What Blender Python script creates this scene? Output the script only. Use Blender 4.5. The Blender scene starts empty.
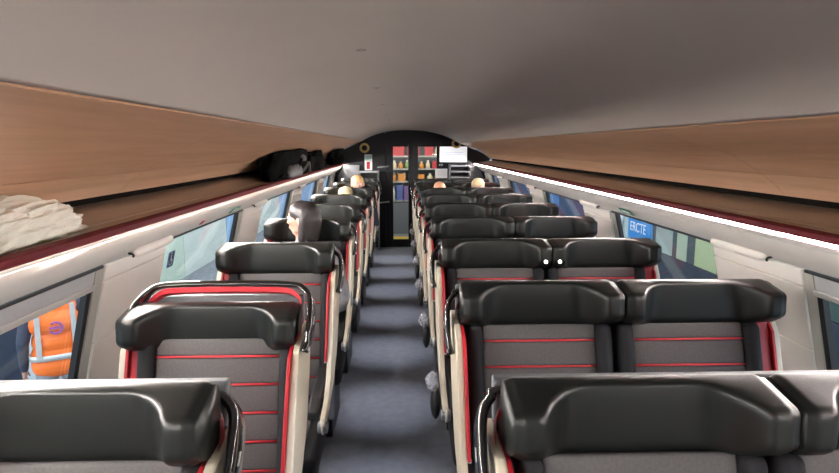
import bpy, bmesh, math, random
from mathutils import Vector, Matrix, noise
random.seed(7)
S = bpy.context.scene
COL = S.collection
R = math.radians

# ------------------------------------------------------------------ camera
FPX, IW, IH = 590.0, 839, 473
VX, VY, CX, CY = 400.0, 147.0, 419.5, 236.5
EYE = 1.65
cam_d = bpy.data.cameras.new('camera'); cam = bpy.data.objects.new('camera', cam_d); COL.objects.link(cam)
cam_d.sensor_fit = 'HORIZONTAL'; cam_d.sensor_width = 36.0; cam_d.lens = FPX / IW * 36.0
cam_d.clip_start = 0.02; cam_d.clip_end = 200
yaw, pitch = R(1.8716), R(8.6257)
cam.location = (0, 0, EYE); cam.rotation_euler = (math.pi / 2 - pitch, 0, -yaw)
S.camera = cam

# ------------------------------------------------------------------ world and exposure
w = bpy.data.worlds.new('world'); S.world = w; w.use_nodes = True
bg = w.node_tree.nodes['Background']
bg.inputs[0].default_value = (0.78, 0.88, 1.0, 1); bg.inputs[1].default_value = 2.2
S.view_settings.view_transform = 'Standard'; S.view_settings.look = 'None'
S.view_settings.gamma = 1.0; S.view_settings.use_curve_mapping = False
S.view_settings.exposure = 0.95
STRIP_R, STRIP_L, VEST_LAMP, SPOT_W = 145.0, 190.0, 14.0, 95.0
STRIP_COL = (1.0, 0.95, 0.90)

# ------------------------------------------------------------------ materials
MATS = {}
def mat(name, col, rough=0.5, metal=0.0, coat=0.0, spec=0.5, var=0.0, vscale=20.0, bump=0.0, bscale=200.0, emit=None, estr=0.0,
        stretch=(1, 1, 1), coord='Object'):
    if name in MATS: return MATS[name]
    m = bpy.data.materials.new(name); m.use_nodes = True
    nt = m.node_tree; b = nt.nodes['Principled BSDF']
    b.inputs['Base Color'].default_value = (*col, 1); b.inputs['Roughness'].default_value = rough
    b.inputs['Metallic'].default_value = metal; b.inputs['Coat Weight'].default_value = coat
    b.inputs['Coat Roughness'].default_value = 0.12; b.inputs['Specular IOR Level'].default_value = spec
    if var or bump:
        tc = nt.nodes.new('ShaderNodeTexCoord'); mp = nt.nodes.new('ShaderNodeMapping')
        mp.inputs['Scale'].default_value = stretch; nt.links.new(tc.outputs[coord], mp.inputs[0])
    if var:
        n = nt.nodes.new('ShaderNodeTexNoise'); n.inputs['Scale'].default_value = vscale; n.inputs['Detail'].default_value = 5
        nt.links.new(mp.outputs[0], n.inputs['Vector'])
        mx = nt.nodes.new('ShaderNodeMix'); mx.data_type = 'RGBA'
        mx.inputs[6].default_value = (*[c * (1 - var) for c in col], 1); mx.inputs[7].default_value = (*[min(1, c * (1 + var)) for c in col], 1)
        nt.links.new(n.outputs['Fac'], mx.inputs[0]); nt.links.new(mx.outputs[2], b.inputs['Base Color'])
    if bump:
        n2 = nt.nodes.new('ShaderNodeTexNoise'); n2.inputs['Scale'].default_value = bscale; n2.inputs['Detail'].default_value = 3
        nt.links.new(mp.outputs[0], n2.inputs['Vector'])
        bp = nt.nodes.new('ShaderNodeBump'); bp.inputs['Strength'].default_value = bump; bp.inputs['Distance'].default_value = 0.004
        nt.links.new(n2.outputs['Fac'], bp.inputs['Height']); nt.links.new(bp.outputs[0], b.inputs['Normal'])
    if emit:
        b.inputs['Emission Color'].default_value = (*emit, 1); b.inputs['Emission Strength'].default_value = estr
    MATS[name] = m; return m

M_leather = mat('black_leather', (0.0075, 0.0088, 0.0084), 0.36, spec=0.36, var=0.25, vscale=9, bump=0.12, bscale=420)
M_bolster = mat('charcoal_cloth', (0.016, 0.016, 0.019), 0.8, spec=0.25, var=0.2, vscale=60, bump=0.2, bscale=700)
M_fabric = mat('grey_moquette', (0.105, 0.100, 0.103), 0.9, spec=0.2, var=0.25, vscale=140, bump=0.35, bscale=800)
M_red = mat('red_plastic', (0.42, 0.010, 0.020), 0.45)
M_piping = mat('red_piping', (0.62, 0.03, 0.045), 0.6)
M_cream = mat('cream_plastic', (0.60, 0.54, 0.43), 0.42, var=0.05, vscale=6)
M_white = mat('offwhite_panel', (0.74, 0.70, 0.66), 0.38, var=0.04, vscale=3)
M_gloss = mat('gloss_black', (0.006, 0.006, 0.007), 0.12, coat=0.6)
M_dark = mat('dark_plastic', (0.018, 0.018, 0.020), 0.5)
M_charcoal = mat('charcoal_panel', (0.085, 0.09, 0.10), 0.5, var=0.1, vscale=8)
M_bulk = mat('bulkhead_black', (0.007, 0.007, 0.009), 0.45, spec=0.3)
M_grey = mat('mid_grey_panel', (0.22, 0.23, 0.25), 0.5)
M_blind = mat('blind_grey', (0.36, 0.36, 0.37), 0.8, var=0.08, vscale=60)
M_rail = mat('alu_rail', (0.55, 0.54, 0.52), 0.35, metal=0.3)
M_gasket = mat('rubber_gasket', (0.010, 0.010, 0.011), 0.55)
M_reveal = mat('window_reveal', (0.42, 0.40, 0.36), 0.5)
M_ceil = mat('ceiling_grey', (0.50, 0.44, 0.40), 0.55, var=0.06, vscale=2.5, bump=0.05, bscale=60)
M_shelf = mat('rack_shelf', (0.27, 0.20, 0.15), 0.28, var=0.25, vscale=5, stretch=(3, 0.4, 3))
M_carpet = mat('carpet_charcoal', (0.10, 0.105, 0.125), 0.7, spec=0.3, var=0.35, vscale=18, bump=0.5, bscale=350)
M_paper = mat('white_paper', (0.82, 0.82, 0.84), 0.6)
M_screen = mat('lit_screen', (0.8, 0.82, 0.86), 0.4, emit=(0.92, 0.94, 1.0), estr=0.32)
M_brass = mat('brass_ring', (0.62, 0.45, 0.18), 0.35, metal=0.6)
M_strip = mat('lamp_strip', (0.9, 0.9, 0.9), 0.4, emit=STRIP_COL, estr=STRIP_R)
M_strip_l = mat('lamp_strip_down', (0.9, 0.9, 0.9), 0.4, emit=STRIP_COL, estr=STRIP_L)
M_vest = mat('vestibule_lamp', (0.9, 0.9, 0.9), 0.4, emit=(1, 0.94, 0.84), estr=VEST_LAMP)
M_bagwhite = mat('white_bag', (0.78, 0.75, 0.66), 0.4, var=0.06, vscale=12)
M_bagblack = mat('black_nylon', (0.002, 0.002, 0.0024), 0.8, spec=0.04, bump=0.3, bscale=90)
M_baggrey = mat('grey_mesh', (0.075, 0.075, 0.078), 0.5, var=0.4, vscale=70)
M_skin = mat('skin', (0.46, 0.26, 0.19), 0.5, var=0.08, vscale=14)
M_yellow = mat('yellow_paint', (0.75, 0.50, 0.05), 0.5)

def wood_mat(name, c0, c1, c2):
    m = bpy.data.materials.new(name); m.use_nodes = True; nt = m.node_tree; b = nt.nodes['Principled BSDF']
    tc = nt.nodes.new('ShaderNodeTexCoord'); mp = nt.nodes.new('ShaderNodeMapping'); mp.inputs['Scale'].default_value = (9, 0.5, 9)
    nt.links.new(tc.outputs['Object'], mp.inputs[0])
    n = nt.nodes.new('ShaderNodeTexNoise'); n.inputs['Scale'].default_value = 3.2; n.inputs['Detail'].default_value = 7; n.inputs['Distortion'].default_value = 0.6
    nt.links.new(mp.outputs[0], n.inputs['Vector'])
    cr = nt.nodes.new('ShaderNodeValToRGB'); cr.color_ramp.elements[0].position = 0.3; cr.color_ramp.elements[1].position = 0.72
    cr.color_ramp.elements[0].color = (*c0, 1); cr.color_ramp.elements[1].color = (*c2, 1)
    e = cr.color_ramp.elements.new(0.5); e.color = (*c1, 1)
    nt.links.new(n.outputs['Fac'], cr.inputs[0]); nt.links.new(cr.outputs[0], b.inputs['Base Color'])
    b.inputs['Roughness'].default_value = 0.32
    return m
M_wood = wood_mat('beech_laminate', (0.46, 0.255, 0.15), (0.53, 0.305, 0.185), (0.58, 0.35, 0.225))

M_wood_lit = wood_mat('lit_beech_laminate', (0.54, 0.32, 0.20), (0.61, 0.375, 0.24), (0.66, 0.42, 0.28))  # same beech, lightened to paint in the extra light on the steeper lower panels

def glass_mat(name, tint, refl=1.0):
    m = bpy.data.materials.new(name); m.use_nodes = True; nt = m.node_tree
    nt.nodes.remove(nt.nodes['Principled BSDF']); out = nt.nodes['Material Output']
    t = nt.nodes.new('ShaderNodeBsdfTransparent'); t.inputs[0].default_value = (*tint, 1)
    g = nt.nodes.new('ShaderNodeBsdfGlossy'); g.inputs['Roughness'].default_value = 0.02
    f = nt.nodes.new('ShaderNodeLayerWeight'); f.inputs[0].default_value = 0.5
    p = nt.nodes.new('ShaderNodeMath'); p.operation = 'POWER'; p.inputs[1].default_value = 4.0
    q = nt.nodes.new('ShaderNodeMath'); q.operation = 'MULTIPLY_ADD'; q.inputs[1].default_value = 0.5 * refl; q.inputs[2].default_value = 0.03 * refl
    nt.links.new(f.outputs['Facing'], p.inputs[0]); nt.links.new(p.outputs[0], q.inputs[0])
    mx = nt.nodes.new('ShaderNodeMixShader')
    nt.links.new(q.outputs[0], mx.inputs[0]); nt.links.new(t.outputs[0], mx.inputs[1]); nt.links.new(g.outputs[0], mx.inputs[2])
    nt.links.new(mx.outputs[0], out.inputs[0]); return m
M_glass = glass_mat('window_glass', (0.92, 0.95, 0.95))
M_clear = glass_mat('clear_plastic', (0.86, 0.87, 0.90))

# ------------------------------------------------------------------ helpers
def tag(o, label=None, cat=None, group=None, kind=None):
    if label: o['label'] = label
    if cat: o['category'] = cat
    if group: o['group'] = group
    if kind: o['kind'] = kind
    return o
def link(name, me, m, parent=None, smooth=False):
    o = bpy.data.objects.new(name, me); COL.objects.link(o)
    if m is not None and not me.materials: me.materials.append(m)
    if parent: o.parent = parent
    if smooth:
        for p in me.polygons: p.use_smooth = True
    return o
def mesh(name, v, f, m, parent=None, smooth=False):
    me = bpy.data.meshes.new(name); me.from_pydata([tuple(a) for a in v], [], f); me.update()
    bm = bmesh.new(); bm.from_mesh(me); bmesh.ops.recalc_face_normals(bm, faces=bm.faces); bm.to_mesh(me); bm.free()
    return link(name, me, m, parent, smooth)
def frombm(name, bm, m, parent=None, smooth=False):
    bmesh.ops.recalc_face_normals(bm, faces=bm.faces)
    me = bpy.data.meshes.new(name); bm.to_mesh(me); bm.free()
    return link(name, me, m, parent, smooth)
def bev(bm, r, seg=2, ang=30):
    es = [e for e in bm.edges if len(e.link_faces) == 2 and e.calc_face_angle(0) > R(ang)]
    if es: bmesh.ops.bevel(bm, geom=es, offset=r, segments=seg, affect='EDGES', profile=0.5, clamp_overlap=True)
def bm_box(bm, x0, x1, y0, y1, z0, z1):
    mt = Matrix.Translation(((x0 + x1) / 2, (y0 + y1) / 2, (z0 + z1) / 2)) @ Matrix.Diagonal((x1 - x0, y1 - y0, z1 - z0, 1))
    return bmesh.ops.create_cube(bm, size=1, matrix=mt)
def box(name, x0, x1, y0, y1, z0, z1, m, parent=None, r=0.0, seg=2):
    bm = bmesh.new(); bm_box(bm, x0, x1, y0, y1, z0, z1)
    if r: bev(bm, r, seg)
    return frombm(name, bm, m, parent, smooth=False)
def prism(name, poly, a0, a1, axis, m, parent=None, r=0.0, seg=2, smooth=False):
    """extrude 2D polygon along an axis; poly in the other two axes (order xyz)"""
    def P(p, a):
        return {'x': (a, p[0], p[1]), 'y': (p[0], a, p[1]), 'z': (p[0], p[1], a)}[axis]
    n = len(poly); bm = bmesh.new()
    va = [bm.verts.new(P(p, a0)) for p in poly]; vb = [bm.verts.new(P(p, a1)) for p in poly]
    for i in range(n):
        j = (i + 1) % n; bm.faces.new((va[i], va[j], vb[j], vb[i]))
    bm.faces.new(va[::-1]); bm.faces.new(vb)
    bmesh.ops.recalc_face_normals(bm, faces=bm.faces)
    if r: bev(bm, r, seg)
    return frombm(name, bm, m, parent, smooth)
def tube(name, pts, rad, m, parent=None, n=8, closed=False):
    pts = [Vector(p) for p in pts]; k = len(pts); v = []; f = []
    rads = rad if isinstance(rad, (list, tuple)) else [rad] * k
    up0 = None
    for i, p in enumerate(pts):
        if closed: t = pts[(i + 1) % k] - pts[i - 1]
        else: t = pts[min(i + 1, k - 1)] - pts[max(i - 1, 0)]
        t.normalize()
        if up0 is None:
            up0 = Vector((0, 0, 1)) if abs(t.z) < 0.9 else Vector((0, 1, 0))
        a = t.cross(up0).normalized(); b = a.cross(t).normalized(); up0 = b
        for q in range(n):
            an = 2 * math.pi * q / n; v.append(p + (a * math.cos(an) + b * math.sin(an)) * rads[i])
    for i in range(k if closed else k - 1):
        j = (i + 1) % k
        for q in range(n):
            q2 = (q + 1) % n; f.append((i * n + q, i * n + q2, j * n + q2, j * n + q))
    if not closed:
        f.append(tuple(range(n))[::-1]); f.append(tuple((k - 1) * n + q for q in range(n)))
    return mesh(name, v, f, m, parent, smooth=True)
def loft(name, secs, m, parent=None, smooth=True):
    """closed sections (equal counts) skinned into a capped solid"""
    n = len(secs[0]); v = [p for s in secs for p in s]; f = []
    for i in range(len(secs) - 1):
        for q in range(n):
            q2 = (q + 1) % n; f.append((i * n + q, i * n + q2, (i + 1) * n + q2, (i + 1) * n + q))
    f.append(tuple(range(n))[::-1]); f.append(tuple((len(secs) - 1) * n + q for q in range(n)))
    return mesh(name, v, f, m, parent, smooth)
def empty(name, loc=(0, 0, 0), rz=0):
    o = bpy.data.objects.new(name, None); COL.objects.link(o); o.location = loc; o.rotation_euler = (0, 0, rz)
    o.empty_display_size = 0.1; return o
KIDS = {}
def copy_tree(o, parent=None):
    c = o.copy(); COL.objects.link(c); c.parent = parent
    for ch in list(o.children): copy_tree(ch, c)
    return c
def smoothstep(a, b, x):
    t = max(0, min(1, (x - a) / (b - a))); return t * t * (3 - 2 * t)
def rounded(poly, rads, seg=4):
    """round corners of a 2D polygon"""
    out = []; n = len(poly)
    for i in range(n):
        p = Vector(poly[i]); a = Vector(poly[i - 1]); b = Vector(poly[(i + 1) % n]); r = rads[i] if isinstance(rads, (list, tuple)) else rads
        u = (a - p); v = (b - p); r = min(r, u.length * 0.45, v.length * 0.45)
        p0 = p + u.normalized() * r; p1 = p + v.normalized() * r
        for k in range(seg + 1):
            t = k / seg; q = p0 * (1 - t) ** 2 + p * 2 * t * (1 - t) + p1 * t * t
            out.append((q.x, q.y))
    return out
def text(name, body, size, m, parent, mw, extrude=0.002):
    cu = bpy.data.curves.new(name, 'FONT'); cu.body = body; cu.size = size; cu.extrude = extrude; cu.align_x = 'CENTER'; cu.align_y = 'CENTER'
    t = bpy.data.objects.new(name + '_tmp', cu); COL.objects.link(t)
    dg = bpy.context.evaluated_depsgraph_get(); me = bpy.data.meshes.new_from_object(t.evaluated_get(dg))
    bpy.data.objects.remove(t); bpy.data.curves.remove(cu)
    me.transform(mw); me.materials.clear(); return link(name, me, m, parent)

# ------------------------------------------------------------------ the carriage shell
XC, Y0C, YEND = 0.165, -3.4, 9.7
def X(s, wv): return XC + s * wv
LIP_W, LIP_Z = 1.05, 1.398
WT_W, WT_Z = 1.223, 1.235            # top edge of the window plane
DW, DZ = 0.229, -0.9734              # downward direction of the leaning wall (w, z)
WIN_B = 0.70                         # window height along the wall
def wpos(s, y, b, n=0.0):            # point on the leaning wall: along the train, down the wall, outwards
    wv = WT_W + DW * b + 0.9734 * n; z = WT_Z + DZ * b + 0.229 * n
    return (X(s, wv), y, z)
def wslab(name, s, y0, y1, b0, b1, n0, n1, m, parent=None, r=0.0):
    bm = bmesh.new(); vs = []
    for y in (y0, y1):
        for b in (b0, b1):
            for n in (n0, n1): vs.append(bm.verts.new(wpos(s, y, b, n)))
    for q in ((0, 1, 3, 2), (4, 6, 7, 5), (0, 4, 5, 1), (2, 3, 7, 6), (0, 2, 6, 4), (1, 5, 7, 3)): bm.faces.new([vs[i] for i in q])
    bmesh.ops.recalc_face_normals(bm, faces=bm.faces)
    if r: bev(bm, r, 2)
    return frombm(name, bm, m, parent)

# floor
fl = box('floor', X(-1, 1.42), X(1, 1.42), Y0C, YEND, -0.05, 0, M_carpet); tag(fl, 'dark charcoal carpeted aisle floor of the carriage', 'floor', kind='structure')
# ceiling: one shallow vault, thick
prof = [(0, 1.92), (0.2, 1.913), (0.4, 1.883), (0.55, 1.842), (0.68, 1.788), (0.775, 1.735)]
cp = [(-a, z + 0.014 * a / 0.775) for a, z in prof[::-1]] + [(a, z - 0.016 * a / 0.775) for a, z in prof[1:]]
# resample smoothly
def spline(pts, k=6):
    out = []
    for i in range(len(pts) - 1):
        p0 = Vector(pts[max(i - 1, 0)]); p1 = Vector(pts[i]); p2 = Vector(pts[i + 1]); p3 = Vector(pts[min(i + 2, len(pts) - 1)])
        for j in range(k):
            t = j / k; q = 0.5 * ((2 * p1) + (p2 - p0) * t + (2 * p0 - 5 * p1 + 4 * p2 - p3) * t * t + (3 * p1 - p0 - 3 * p2 + p3) * t ** 3); out.append(tuple(q))
    out.append(tuple(pts[-1])); return out
cs = spline(cp, 5)
poly = [(XC + a, z) for a, z in cs] + [(XC + a, z + 0.03) for a, z in cs[::-1]]
ce = prism('ceiling', poly, Y0C, YEND, 'y', M_ceil, smooth=False); tag(ce, 'shallow vaulted warm grey ceiling of the carriage', 'ceiling', kind='structure')
for p in ce.data.polygons: p.use_smooth = abs(p.normal.y) < 0.5

WALLS = {}
for s, side in ((-1, 'left'), (1, 'right')):
    ez = cp[0][1] if s < 0 else cp[-1][1]
    # below-window wall (the object itself) with panels as children
    inner = [(1.223 + DW * WIN_B, WT_Z + DZ * WIN_B), (1.398, 0.30), (1.385, 0.0)]
    poly = [(X(s, a), z) for a, z in inner] + [(X(s, a + 0.05), z) for a, z in inner[::-1]]
    wl = prism('wall_' + side, poly, Y0C, YEND, 'y', M_white); tag(wl, 'off-white lower side wall on the %s of the carriage' % side, 'wall', kind='structure')
    WALLS[s] = wl
    # cove between window heads and luggage rack
    cv = spline([(1.070, 1.352), (1.105, 1.314), (1.160, 1.274), (1.223, 1.2365)] if s > 0 else [(1.102, 1.352), (1.122, 1.318), (1.165, 1.276), (1.223, 1.2365)], 5)
    poly = [(X(s, a), z) for a, z in cv] + [(X(s, a + 0.03), z + 0.02) for a, z in cv[::-1]]
    c = prism('cove_panel', poly, Y0C, YEND, 'y', M_white, wl)
    for p in c.data.polygons: p.use_smooth = abs(p.normal.y) < 0.5
    # wood panels over the rack
    y = 2.42 - 1.9 * 4 if s < 0 else 2.2 - 1.9 * 3
    ys = [Y0C]
    while y < YEND:
        if y > Y0C + .2: ys.append(y)
        y += 1.9
    ys.append(YEND)
    for a, b in zip(ys[:-1], ys[1:]):
        up = spline([(0.779, ez - 0.004), (0.92, ez - 0.050), (1.08, 1.620), (1.2015, 1.5515)], 4)
        poly = [(X(s, q), z) for q, z in up] + [(X(s, q + 0.004), z + 0.018) for q, z in up[::-1]]
        p1 = prism('wood_panel', poly, a + 0.0012, b - 0.0012, 'y', M_wood, ce)
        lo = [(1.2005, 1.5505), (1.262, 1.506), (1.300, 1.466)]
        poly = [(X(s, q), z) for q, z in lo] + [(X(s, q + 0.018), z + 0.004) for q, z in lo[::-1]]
        p2 = prism('wood_panel', poly, a + 0.0012, b - 0.0012, 'y', M_wood_lit, ce)
    # dark backing behind the slot and seams
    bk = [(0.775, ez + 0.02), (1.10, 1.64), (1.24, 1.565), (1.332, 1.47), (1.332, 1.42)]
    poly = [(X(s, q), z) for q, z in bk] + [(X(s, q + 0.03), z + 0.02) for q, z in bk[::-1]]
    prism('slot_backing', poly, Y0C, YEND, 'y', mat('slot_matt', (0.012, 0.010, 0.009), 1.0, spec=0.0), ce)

# ceiling spots with no visible source, added to throw light pools on the carpet
for i, yy in enumerate([-1.4, -0.4, 0.6, 1.6, 2.6, 3.6, 4.63, 5.66, 6.70, 7.70, 8.62]):
    dl = empty('added_spot', (-0.10, yy, 1.897)); tag(dl, 'small unseen ceiling downlight over the aisle, %s along the carriage' % ['behind', 'just behind', 'overhead', 'first', 'second', 'third', 'fourth', 'fifth', 'sixth', 'seventh', 'last'][i], 'added_spot', 'added aisle spots')
    tube('bezel', [(0.013 * math.cos(t), 0.013 * math.sin(t), 0.003) for t in [2 * math.pi * q / 20 for q in range(20)]], 0.0015, M_ceil, dl, 6, True)
    ld = bpy.data.lights.new('added_spot_lamp', 'SPOT'); ld.energy = SPOT_W; ld.spot_size = R(29); ld.spot_blend = 1.0; ld.shadow_soft_size = 0.012; ld.color = (0.86, 0.90, 1.0)
    lo_ = bpy.data.objects.new('lamp', ld); COL.objects.link(lo_); lo_.parent = dl; lo_.location = (0, 0, -0.006)

# ------------------------------------------------------------------ windows and pillars
FAR = {-1: [2.11 + 1.895 * k for k in range(-2, 4)] + [9.25], 1: [1.955 + 1.89 * k for k in range(-2, 4)] + [9.15]}
LEN = {-1: 1.335, 1: 1.30}
wn = 0
for s in (-1, 1):
    side = 'left' if s < 0 else 'right'
    prev = Y0C
    edges = []
    for i, fy in enumerate(FAR[s]):
        ny = fy - LEN[s]
        if i == 6: ny = fy - 0.85
        edges.append((max(ny, Y0C), fy))
    for i, (ny, fy) in enumerate(edges):
        wn += 1
        root = empty('window_%d' % wn, wpos(s, (ny + fy) / 2, WIN_B)); base = Vector(root.location)
        tag(root, '%s carriage window number %d from the near end with black rubber surround' % (side, i + 1), 'window', kind='structure')
        parts = []
        # reveal ring
        f1, f2 = 0.028, 0.042
        for nm, m, a, b_, n0, n1 in (('reveal', M_reveal, 0.0, 0.026, 0.002, 0.045), ('gasket', M_gasket, 0.026, 0.046, 0.020, 0.045)):
            bm = bmesh.new()
            def ring(o, n): return [bm.verts.new(Vector(wpos(s, yy, bb, n)) - base) for yy, bb in ((ny + o, 0.004 + o * 0.35), (fy - o, 0.004 + o * 0.35), (fy - o, WIN_B - o), (ny + o, WIN_B - o))]
            A = ring(a, n0); B = ring(b_, n0 + (0.012 if nm == 'reveal' else 0.004)); C = ring(b_, n1); D = ring(a, n1)
            for P, Q in ((A, B), (B, C), (C, D), (D, A)):
                for k in range(4):
                    k2 = (k + 1) % 4; bm.faces.new((P[k], P[k2], Q[k2], Q[k]))
            frombm(nm, bm, m, root)
        def slab(nm, y0, y1, b0, b1, n0, n1, m, r=0.0):
            o = wslab(nm, s, y0, y1, b0, b1, n0, n1, m, None, r)
            o.data.transform(Matrix.Translation(-base)); o.parent = root; return o
        slab('pane', ny + 0.03, fy - 0.03, 0.012, WIN_B - 0.03, 0.040, 0.046, M_glass)
        # roller blind
        drop = 0.075 if (i == 2) else (0.045 if i == 4 else 0.0)
        if i == 2:
            slab('blind', ny + 0.03, fy - 0.03, 0.010, drop, 0.016, 0.019, M_blind)
            slab('blind_rail', ny + 0.022, fy - 0.022, drop, drop + 0.022, 0.010, 0.022, M_rail, 0.003)
            slab('gasket_line', ny + 0.01, fy - 0.01, 0.003, 0.012, -0.002, 0.02, M_gasket)
        else:
            slab('gasket_line', ny + 0.01, fy - 0.01, 0.003, 0.010, 0.0, 0.02, M_gasket)
    # pillars
    spans = [(Y0C, edges[0][0])] + [(edges[k][1], edges[k + 1][0]) for k in range(len(edges) - 1)] + [(edges[-1][1], YEND)]
    for a, b in spans:
        if b - a < 0.03: continue
        for b0, b1 in ((0.0, 0.062), (0.066, 0.30), (0.304, WIN_B)):
            wslab('wall_panel', s, a + 0.001, b - 0.001, b0 + 0.001, b1, -0.006, 0.05, M_white, WALLS[s], 0.004)
        wslab('panel_backing', s, a + 0.004, b - 0.004, 0.005, WIN_B - .005, 0.0, 0.045, M_cream, WALLS[s])
        if b < 9 and a > 0 and b - a > 0.4:
            # pill shaped rail and its dark coat hook
            L = [(0.16, 0.0), (0.20, 1), (0.48, 1), (0.53, 0)]
            secs = []
            for yy, k in ((0.15, 0.2), (0.165, 0.75), (0.19, 1), (0.50, 1), (0.53, 0.75), (0.545, 0.2)):
                c0 = Vector((X(s, 1.190), a + yy, 1.246))
                secs.append([c0 + Vector((s * math.cos(t) * 0.016 * k, 0, math.sin(t) * 0.021 * k)) for t in [2 * math.pi * q / 10 for q in range(10)]])
            loft('hook_rail', secs, M_white, WALLS[s])
            tube('coat_hook', [(X(s, 1.20), a + 0.135, 1.25), (X(s, 1.184), a + 0.135, 1.247), (X(s, 1.180), a + 0.135, 1.241), (X(s, 1.183), a + 0.135, 1.235)], 0.0045, M_dark, WALLS[s], 6)

# ------------------------------------------------------------------ luggage racks (thing per side)
for s, side in ((-1, 'left'), (1, 'right')):
    root = empty('luggage_rack', (X(s, LIP_W), 0, 1.35)); off = Vector((-X(s, LIP_W), 0, -1.35))
    tag(root, 'long brown overhead luggage shelf with dark red edge on the %s' % side, 'luggage rack', 'overhead luggage racks')
    def rp(nm, pts, m, a=Y0C, b=YEND):
        o = prism(nm, [(X(s, q), z) for q, z in pts], a, b, 'y', m); o.data.transform(Matrix.Translation(off)); o.parent = root; return o
    rp('shelf', [(1.055, 1.394), (1.13, 1.404), (1.33, 1.440), (1.33, 1.425), (1.13, 1.388), (1.07, 1.375)], M_shelf)
    rp('shelf_bead', [(1.128, 1.404), (1.134, 1.407), (1.139, 1.4065), (1.139, 1.403)], M_rail)
    rp('red_edge', rounded([(1.034, 1.381), (1.034, 1.403), (1.062, 1.409), (1.068, 1.395), (1.062, 1.381)], 0.005, 3), mat('burgundy_edge', (0.105, 0.004, 0.010), 0.6, spec=0.2))
    # lamp strip tucked under the overhanging lip, facing across the carriage
    if s > 0:
        rp('strip_housing', [(1.062, 1.390), (1.062, 1.381), (1.068, 1.378), (1.068, 1.3685), (1.054, 1.3685), (1.053, 1.364), (1.062, 1.353), (1.10, 1.335), (1.12, 1.36), (1.12, 1.388)], M_white)
        rp('light_strip', [(1.056, 1.3795), (1.0545, 1.376), (1.0545, 1.3690), (1.067, 1.3690), (1.067, 1.3795)], M_strip)
    else:
        rp('strip_housing', [(1.062, 1.392), (1.062, 1.383), (1.100, 1.383), (1.1005, 1.3655), (1.0945, 1.3650), (1.0945, 1.363), (1.104, 1.349), (1.125, 1.33), (1.14, 1.36), (1.14, 1.394)], M_white)
        rp('light_strip', [(1.0955, 1.3815), (1.094, 1.378), (1.094, 1.3660), (1.1003, 1.3660), (1.0995, 1.3815)], M_strip_l)

# green exit pictograms and red mark on the coves
M_green = mat('sign_green', (0.02, 0.24, 0.16), 0.5)
def cove_plate(nm, s, yc, zc, wv, ln, ht, m, label, cat, marks=()):
    root = empty(nm, (X(s, wv), yc, zc)); tag(root, label, cat)
    # local: along y, up the tilted cove
    up = Vector((-s * 0.77, 0, 0.64)); nn = Vector((-s * 0.64, 0, -0.77)); root.location += nn * 0.009
    def plate(n, y0, y1, u0, u1, t0, t1, mm):
        v = [Vector((0, y, 0)) + up * u + nn * t for y in (y0, y1) for u in (u0, u1) for t in (t0, t1)]
        return mesh(n, v, [(0, 1, 3, 2), (4, 6, 7, 5), (0, 4, 5, 1), (2, 3, 7, 6), (0, 2, 6, 4), (1, 5, 7, 3)], mm, root)
    plate('plate', -ln / 2, ln / 2, -ht / 2, ht / 2, 0, 0.003, m)
    for (y0, y1, u0, u1) in marks: plate('mark', y0, y1, u0, u1, 0.003, 0.0045, M_paper)
    return root
cove_plate('exit_sign', -1, 3.50, 1.292, 1.148, 0.15, 0.044, M_green, 'small green and white exit pictogram above a left window', 'sign', ((-0.05, -0.03, -0.010, 0.010), (-0.012, 0.012, -0.011, 0.011), (0.03, 0.05, -0.010, 0.010)))
cove_plate('exit_sign', 1, 3.33, 1.290, 1.138, 0.16, 0.044, M_green, 'small green and white exit pictogram above a right window', 'sign', ((-0.05, -0.03, -0.010, 0.010), (-0.012, 0.012, -0.011, 0.011), (0.03, 0.05, -0.010, 0.010)))
cove_plate('hammer_mark', -1, 2.93, 1.290, 1.150, 0.035, 0.030, M_red, 'tiny red sticker on the white cove above a left window', 'sticker')

# ------------------------------------------------------------------ seats
REC_Y, REC_Z = -0.30, -0.954          # down-the-backrest direction
REC_A = -math.asin(0.30)
BT = Vector((0, -0.048, 1.052))       # top of the upholstered back

def headrest_mesh(half):
    st = []
    xs = [0, .04, .075, .09, .105, .12, .135, .15, .16, .17, .18, .19, .2, .21, .22, .235, half - .022, half - .016, half - .006, half - .001]
    xs = sorted({round(v, 4) for v in xs if v <= half}); xs = [-v for v in xs[:0:-1]] + xs
    secs = []
    for x in xs:
        a = abs(x) * 0.277 / half; ez_ = lambda a0: max(0.0, min(1.0, (a - a0) / (0.214 - a0))) ** 2.2
        wv = ez_(0.105); wm = ez_(0.125); wl = ez_(0.140)
        d = 0.060 + 0.088 * wv; dl = 0.060 + 0.088 * wl; dm = 0.060 + 0.088 * wm
        ft = 1.196 - 0.018 * wv           # front top height
        fb = 1.042 + 0.040 * wl
        poly = [(0.004, 1.035), (0.006, 1.170), (-0.012, 1.200), (-0.045, 1.200 - 0.002 * wv), (-d, ft), (-dm - 0.002, 1.135), (-dl - 0.004, fb + 0.02), (-dl + 0.03, fb - 0.008)]
        rr = [0.012, 0.02, 0.015, 0.02, 0.012 + 0.016 * wv, 0.02, 0.02, 0.015]
        sec = rounded(poly, rr, 4)
        e = half - a                       # round the ends
        cy = sum(p[0] for p in sec) / len(sec); cz = sum(p[1] for p in sec) / len(sec)
        ins = 0.0075 if e < 0.003 else (0.0022 if e < 0.008 else 0.0)
        s2 = []
        for (yy, zz) in sec:
            vy, vz = yy - cy, zz - cz; L = math.hypot(vy, vz) or 1
            s2.append((x, cy + vy * (1 - ins / L) , cz + vz * (1 - ins / L)))
        secs.append(s2)
    return secs

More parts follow.
